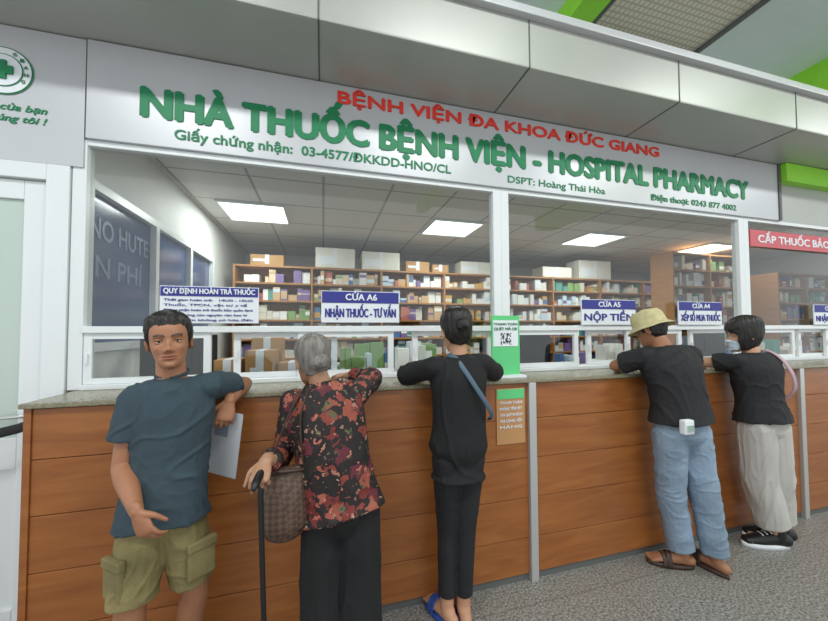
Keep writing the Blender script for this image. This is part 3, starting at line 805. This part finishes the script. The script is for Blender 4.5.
S2 = dict(pelvis=(.075, 1.46, .76), neck=(-.005, 1.565, 1.21), bend=(0, -.03, 0), shL=(-.115, 1.545, 1.155), shR=(.155, 1.54, 1.18), w=.88, head=(-.045, 1.60, 1.325), hsz=.93, face=(-.35, .9, -.12), skin='#a67c60',
          elL=(-.165, 1.55, .93), wrL=(-.205, 1.37, .975), handL=((-.15, -.75, -.5), (.1, .5, -.85), 1.0), hs=.90,
          elR=(.25, 1.71, 1.225), wrR=(.13, 1.87, 1.215), handR=((-.5, .85, -.05), (0, 0, -1), .35),
          hipL=(.01, 1.46, .72), hipR=(.145, 1.45, .72), knL=(.005, 1.46, .42), knR=(.15, 1.44, .42), anL=(.0, 1.43, .09), anR=(.155, 1.41, .09), ftL=(-.1, 1, 0), ftR=(.1, 1, 0),
          hem_t=-.14, flare=1.08, off=.020, sleeve=1.75, top_m=floral(), bot_m=M_blk, leg=(.088, .088, .092), leglen=1.9, hair_m=M_hairg, style='pulled', thick=.010, faceon=True,
          fold=(.007, 9, (1, 1, .6)), foldb=(.010, 8, (1.3, 1.3, .2)))
P2, M2 = build_person('elderly_woman_with_cane', S2)
bm = bmesh.new(); ellipsoid(bm, M2 @ V((0, .096, -.01)), (.034, .026, .032)); ellipsoid(bm, M2 @ V((0, .086, -.01)), (.042, .02, .040))
voxel('hair_bun', bm, .004, M_hairg, P2, 2, (.005, 45, (1, 1, 1)))
sandals(P2, S2, M_black)
g = empty('walking_cane', (-.2, 1.32, .5))
bm = bmesh.new()
tube(bm, [(-.18, 1.305, .0), (-.20, 1.31, .5), (-.215, 1.315, .94)], [.009, .009, .010]); tube(bm, [(-.18, 1.305, .0), (-.18, 1.305, .03)], [.016, .015])
tube(bm, [(-.20, 1.37, .935), (-.213, 1.33, .948), (-.22, 1.27, .94), (-.223, 1.25, .93)], [.012, .015, .014, .010])
mesh_obj('shaft_and_handle', bm, M_black, g, True)
# handbag
def lv():
    m = bpy.data.materials.new('monogram_leather'); m.use_nodes = True
    nt = m.node_tree; b = nt.nodes['Principled BSDF']; b.inputs['Roughness'].default_value = .45
    tc = nt.nodes.new('ShaderNodeTexCoord'); mp = nt.nodes.new('ShaderNodeMapping'); mp.inputs['Rotation'].default_value = (.2, .78, .3)
    ch = nt.nodes.new('ShaderNodeTexChecker'); ch.inputs['Scale'].default_value = 60; ch.inputs['Color1'].default_value = lin('#46332a'); ch.inputs['Color2'].default_value = lin('#604a3b')
    nt.links.new(tc.outputs['Object'], mp.inputs[0]); nt.links.new(mp.outputs[0], ch.inputs[0]); nt.links.new(ch.outputs[0], b.inputs['Base Color']); return m
g = empty('handbag', (-.14, 1.43, .81)); M_lv = lv(); M_lth = mat('leather_brown', '#3b261b', .4)
bm = bmesh.new(); tube(bm, [(-.14, 1.41, .69), (-.14, 1.41, .72), (-.14, 1.415, .82), (-.135, 1.42, .90), (-.135, 1.42, .925)], [(.076, .042), (.092, .05), (.088, .048), (.076, .032), (.070, .018)], (1, .15, 0), 'rf', n=28)
mesh_obj('bag_body', bm, M_lv, g, True)
bm = bmesh.new(); tube(bm, [(-.205, 1.41, .90), (-.17, 1.41, 1.02), (-.125, 1.44, 1.14), (-.09, 1.485, 1.20), (-.065, 1.545, 1.225), (-.05, 1.60, 1.19)], [(.010, .004)]*6, (0, 1, 0), n=10)
tube(bm, [(-.065, 1.41, .90), (-.08, 1.405, 1.02), (-.085, 1.43, 1.12), (-.065, 1.475, 1.195), (-.045, 1.53, 1.225), (-.03, 1.60, 1.19)], [(.010, .004)]*6, (0, 1, 0), n=10)
tube(bm, [(-.21, 1.41, .915), (-.14, 1.38, .925), (-.065, 1.41, .915)], [(.008, .008)]*3, (0, 0, 1), n=10)
mesh_obj('straps', bm, M_lth, g, True)

# ---- P3 woman in black
S3 = dict(pelvis=(.665, 1.60, .87), neck=(.672, 1.60, 1.325), shL=(.54, 1.60, 1.275), shR=(.80, 1.60, 1.285), w=.80, head=(.665, 1.615, 1.455), hsz=.95, face=(.05, 1, -.12), skin='#b98a6c',
          elL=(.43, 1.78, 1.215), wrL=(.58, 1.92, 1.20), handL=((.8, .55, -.05), (0, 0, -1), .3), elR=(.96, 1.76, 1.215), wrR=(.83, 1.91, 1.20), handR=((-.8, .55, -.05), (0, 0, -1), .3),
          hipL=(.605, 1.60, .82), hipR=(.725, 1.60, .82), knL=(.62, 1.64, .45), knR=(.70, 1.61, .45), anL=(.60, 1.61, .09), anR=(.685, 1.60, .09), ftL=(-.3, 1, 0), ftR=(.15, 1, 0),
          hem_t=-.32, flare=1.0, off=.018, sleeve=1.0, sw=.98, top_m=M_blk, bot_m=M_blk2, leg=(.080, .056, .044), leglen=1.86, hair_m=M_hairb, style='pulled', thick=.011, hs=.9,
          fold=(.008, 8, (1, 1, .45)), foldb=(.002, 10, (1, 1, 1)))
P3, M3 = build_person('woman_in_black_tunic', S3)
bm = bmesh.new(); ellipsoid(bm, M3 @ V((0, .098, .02)), (.032, .028, .034)); tube(bm, [M3 @ V((0, .08, .02)), M3 @ V((0, .11, .02))], [.02, .02])
voxel('hair_bun', bm, .004, M_hairb, P3, 2, (.004, 45, (1, 1, 1)))
sandals(P3, S3, mat('blue_rubber', '#2b4f9a', .5), 'slippers')
bm = bmesh.new(); tube(bm, [(.61, 1.60, 1.335), (.63, 1.55, 1.325), (.665, 1.503, 1.26), (.72, 1.483, 1.17), (.785, 1.498, 1.08), (.825, 1.54, 1.02), (.835, 1.60, 1.0)], [(.012, .004)]*7, (1, 0, 1), n=10)
mesh_obj('bag_strap', bm, mat('strap_teal', '#4d6272', .6), P3, True)

# ---- P4 man with hat
S4 = dict(male=True, pelvis=(2.10, 1.56, .90), neck=(2.09, 1.645, 1.335), neckr=.054, bend=(0, -.02, 0), shL=(1.935, 1.66, 1.285), shR=(2.28, 1.62, 1.295), w=1.0, hw=.95, head=(2.06, 1.70, 1.455), hsz=.96, face=(-.25, .9, -.35), skin='#9c6b4c',
          elL=(1.87, 1.80, 1.22), wrL=(2.05, 1.94, 1.205), handL=((.75, .6, -.05), (0, 0, -1), .3), elR=(2.50, 1.78, 1.22), wrR=(2.32, 1.93, 1.205), handR=((-.75, .6, -.05), (0, 0, -1), .3),
          hipL=(2.03, 1.57, .84), hipR=(2.18, 1.55, .84), knL=(2.06, 1.60, .46), knR=(2.23, 1.53, .46), anL=(2.13, 1.60, .09), anR=(2.28, 1.51, .09), ftL=(-.75, .45, 0), ftR=(-.1, 1, 0),
          hem_t=.0, flare=1.06, off=.018, sleeve=.75, sw=1.12, top_m=M_blk2, bot_m=mat('denim', '#8396a9', .85, var=.18, scale=6, bump=.2, bscale=200), leg=(.092, .078, .070), leglen=1.92, hair_m=M_hairb, style='short', thick=.008,
          fold=(.008, 8, (1, 1, .8)), foldb=(.006, 10, (1, 1, 1.3)))
P4, M4 = build_person('man_in_bucket_hat', S4)
sandals(P4, S4, mat('brown_leather', '#3f2a20', .5))
def lathe(bm, M, prof, n=40, ys=1.15, wob=0):
    rows = []
    for (r, z) in prof:
        rows.append([bm.verts.new(M @ V((r*math.cos(2*math.pi*i/n), .004+r*ys*math.sin(2*math.pi*i/n), z+wob*noise.noise(V((math.cos(2*math.pi*i/n)*2, math.sin(2*math.pi*i/n)*2, r*8)))))) for i in range(n)])
    for a, b in zip(rows, rows[1:]):
        for i in range(n): bm.faces.new((a[i], a[(i+1) % n], b[(i+1) % n], b[i]))
    bm.faces.new(rows[-1])
bm = bmesh.new()
lathe(bm, M4, [(.084, .030), (.095, .024), (.118, .006), (.122, .004), (.120, .008), (.095, .029), (.088, .038), (.086, .07), (.081, .10), (.070, .121), (.045, .130), (.01, .132)], wob=.008)
bmesh.ops.recalc_face_normals(bm, faces=bm.faces[:])
mesh_obj('bucket_hat', bm, mat('straw_fabric', '#bdb287', .8, var=.12, scale=40), P4, True)
bm = bmesh.new(); bbox(bm, 1.925, 1.995, 1.405, 1.44, .875, .955, 0, .008); bbox(bm, 1.935, 1.985, 1.400, 1.407, .89, .93, 1, .002)
mesh_obj('waist_pouch', bm, [M_paper, mat('pouch_green', '#8fa79a', .5)], P4)

# ---- P5 woman with mask
S5 = dict(pelvis=(2.85, 1.58, .86), neck=(2.85, 1.62, 1.285), shL=(2.72, 1.64, 1.235), shR=(2.98, 1.59, 1.235), w=.85, head=(2.83, 1.65, 1.415), hsz=.96, face=(-.8, .58, -.12), skin='#bd9074',
          elL=(2.66, 1.79, 1.22), wrL=(2.80, 1.93, 1.205), handL=((.7, .7, -.05), (0, 0, -1), .3), elR=(3.10, 1.74, 1.215), wrR=(2.96, 1.90, 1.205), handR=((-.8, .55, -.05), (0, 0, -1), .3),
          hipL=(2.79, 1.585, .81), hipR=(2.92, 1.57, .81), knL=(2.84, 1.60, .45), knR=(2.96, 1.58, .45), anL=(2.92, 1.57, .09), anR=(3.03, 1.61, .09), ftL=(-.8, .35, 0), ftR=(-.75, .5, 0),
          hem_t=-.05, flare=1.1, off=.020, sleeve=.7, sw=1.1, top_m=M_blk2, bot_m=mat('pale_linen', '#b9b5af', .85, var=.06, scale=8), leg=(.095, .092, .09), leglen=1.82, hair_m=M_hairb, style='bob', thick=.018, hs=.9, sole=.03,
          fold=(.007, 8, (1, 1, .7)), foldb=(.010, 9, (1.3, 1.3, .2)))
P5, M5 = build_person('woman_with_face_mask', S5)
def mf(p, h, ph):
    m = sst(0, .008, h-.012)*sst(0, .006, .098-.02*abs(ph)-h)*sst(0, .25, 1.25-abs(ph))
    d = (p-V((0, .0, .06))).normalized(); return p+d*(.008*m-.008*(1-m))
hgrid(60, 80, mf, 'face_mask', mat('mask_blue', '#c3d2de', .8), P5, M5, .96)
bm = bmesh.new()
for q in ('L', 'R'):
    a = V(S5['an'+q]); fd = V(S5['ft'+q]).normalized(); sd = V((fd.y, -fd.x, 0)); b = V((a.x, a.y, 0))
    sole(bm, a, fd, 0, .032, .05, 1.1, 1)
    tube(bm, [b-fd*.055+V((0, 0, .055)), b+fd*.02+V((0, 0, .062)), b+fd*.10+V((0, 0, .05)), b+fd*.175+V((0, 0, .042))], [(.038, .040), (.040, .048), (.045, .036), (.036, .022)], sd)
    tube(bm, [b+V((0, 0, .06))-fd*.01, b+V((0, 0, .12))-fd*.012], [.042, .042])
    for k in range(3):
        o = b+fd*(.04+.025*k)+V((0, 0, .104-.008*k)); tube(bm, [o-sd*.022, o+V((0, 0, .004)), o+sd*.022], [.004]*3, fd, n=8, sub=2, mi=1)
bmesh.ops.recalc_face_normals(bm, faces=bm.faces[:])
mesh_obj('sneakers', bm, [M_black, M_paper], P5, True)
bm = bmesh.new(); tube(bm, [(2.96, 1.67, 1.285), (2.955, 1.60, 1.31), (2.95, 1.52, 1.26), (2.975, 1.48, 1.16), (3.01, 1.49, 1.06), (3.02, 1.54, .99)], [(.017, .006)]*6, (1, 0, 0), n=12)
mesh_obj('bag_strap', bm, mat('strap_pink', '#b79aa6', .7), P5, True)

# ------------------------------------------------------------------ lights, world
w = bpy.data.worlds.new('world'); sc.world = w; w.use_nodes = True
bg = w.node_tree.nodes['Background']; bg.inputs[0].default_value = (.92, .97, 1.0, 1); bg.inputs[1].default_value = 1.25
for i, (x, y) in enumerate(((-1.5, -.3), (1.2, -.3), (4.2, -.3), (7, -.3))):  # added fill lamps with glowing panels, out of view, to brighten the hall
    g = empty('hall_fill_light', (x, y, 4.25))
    box('diffuser', x-.6, x+.6, y-.15, y+.15, 4.26, 4.29, M_lamp, g)
    l = bpy.data.lights.new('hall_fill_area', 'AREA'); l.shape = 'RECTANGLE'; l.size = 1.2; l.size_y = .3; l.energy = 56; l.color = (.97, 1, 1)
    lo = bpy.data.objects.new('hall_fill_area', l); lo.location = (x, y, 4.24); put(lo, g)

# ------------------------------------------------------------------ camera
cam = bpy.data.cameras.new('camera'); co = bpy.data.objects.new('camera', cam); COL.objects.link(co)
cam.sensor_width = 36; cam.lens = 335*36/828; cam.clip_start = .02; cam.shift_y = .0115
co.matrix_world = Matrix.Translation((0, 0, 1.46)) @ Matrix.Rotation(math.radians(-15.2), 4, 'Z') @ Matrix.Rotation(math.radians(90+1.8), 4, 'X') @ Matrix.Rotation(math.radians(-.30), 4, 'Z')
sc.camera = co
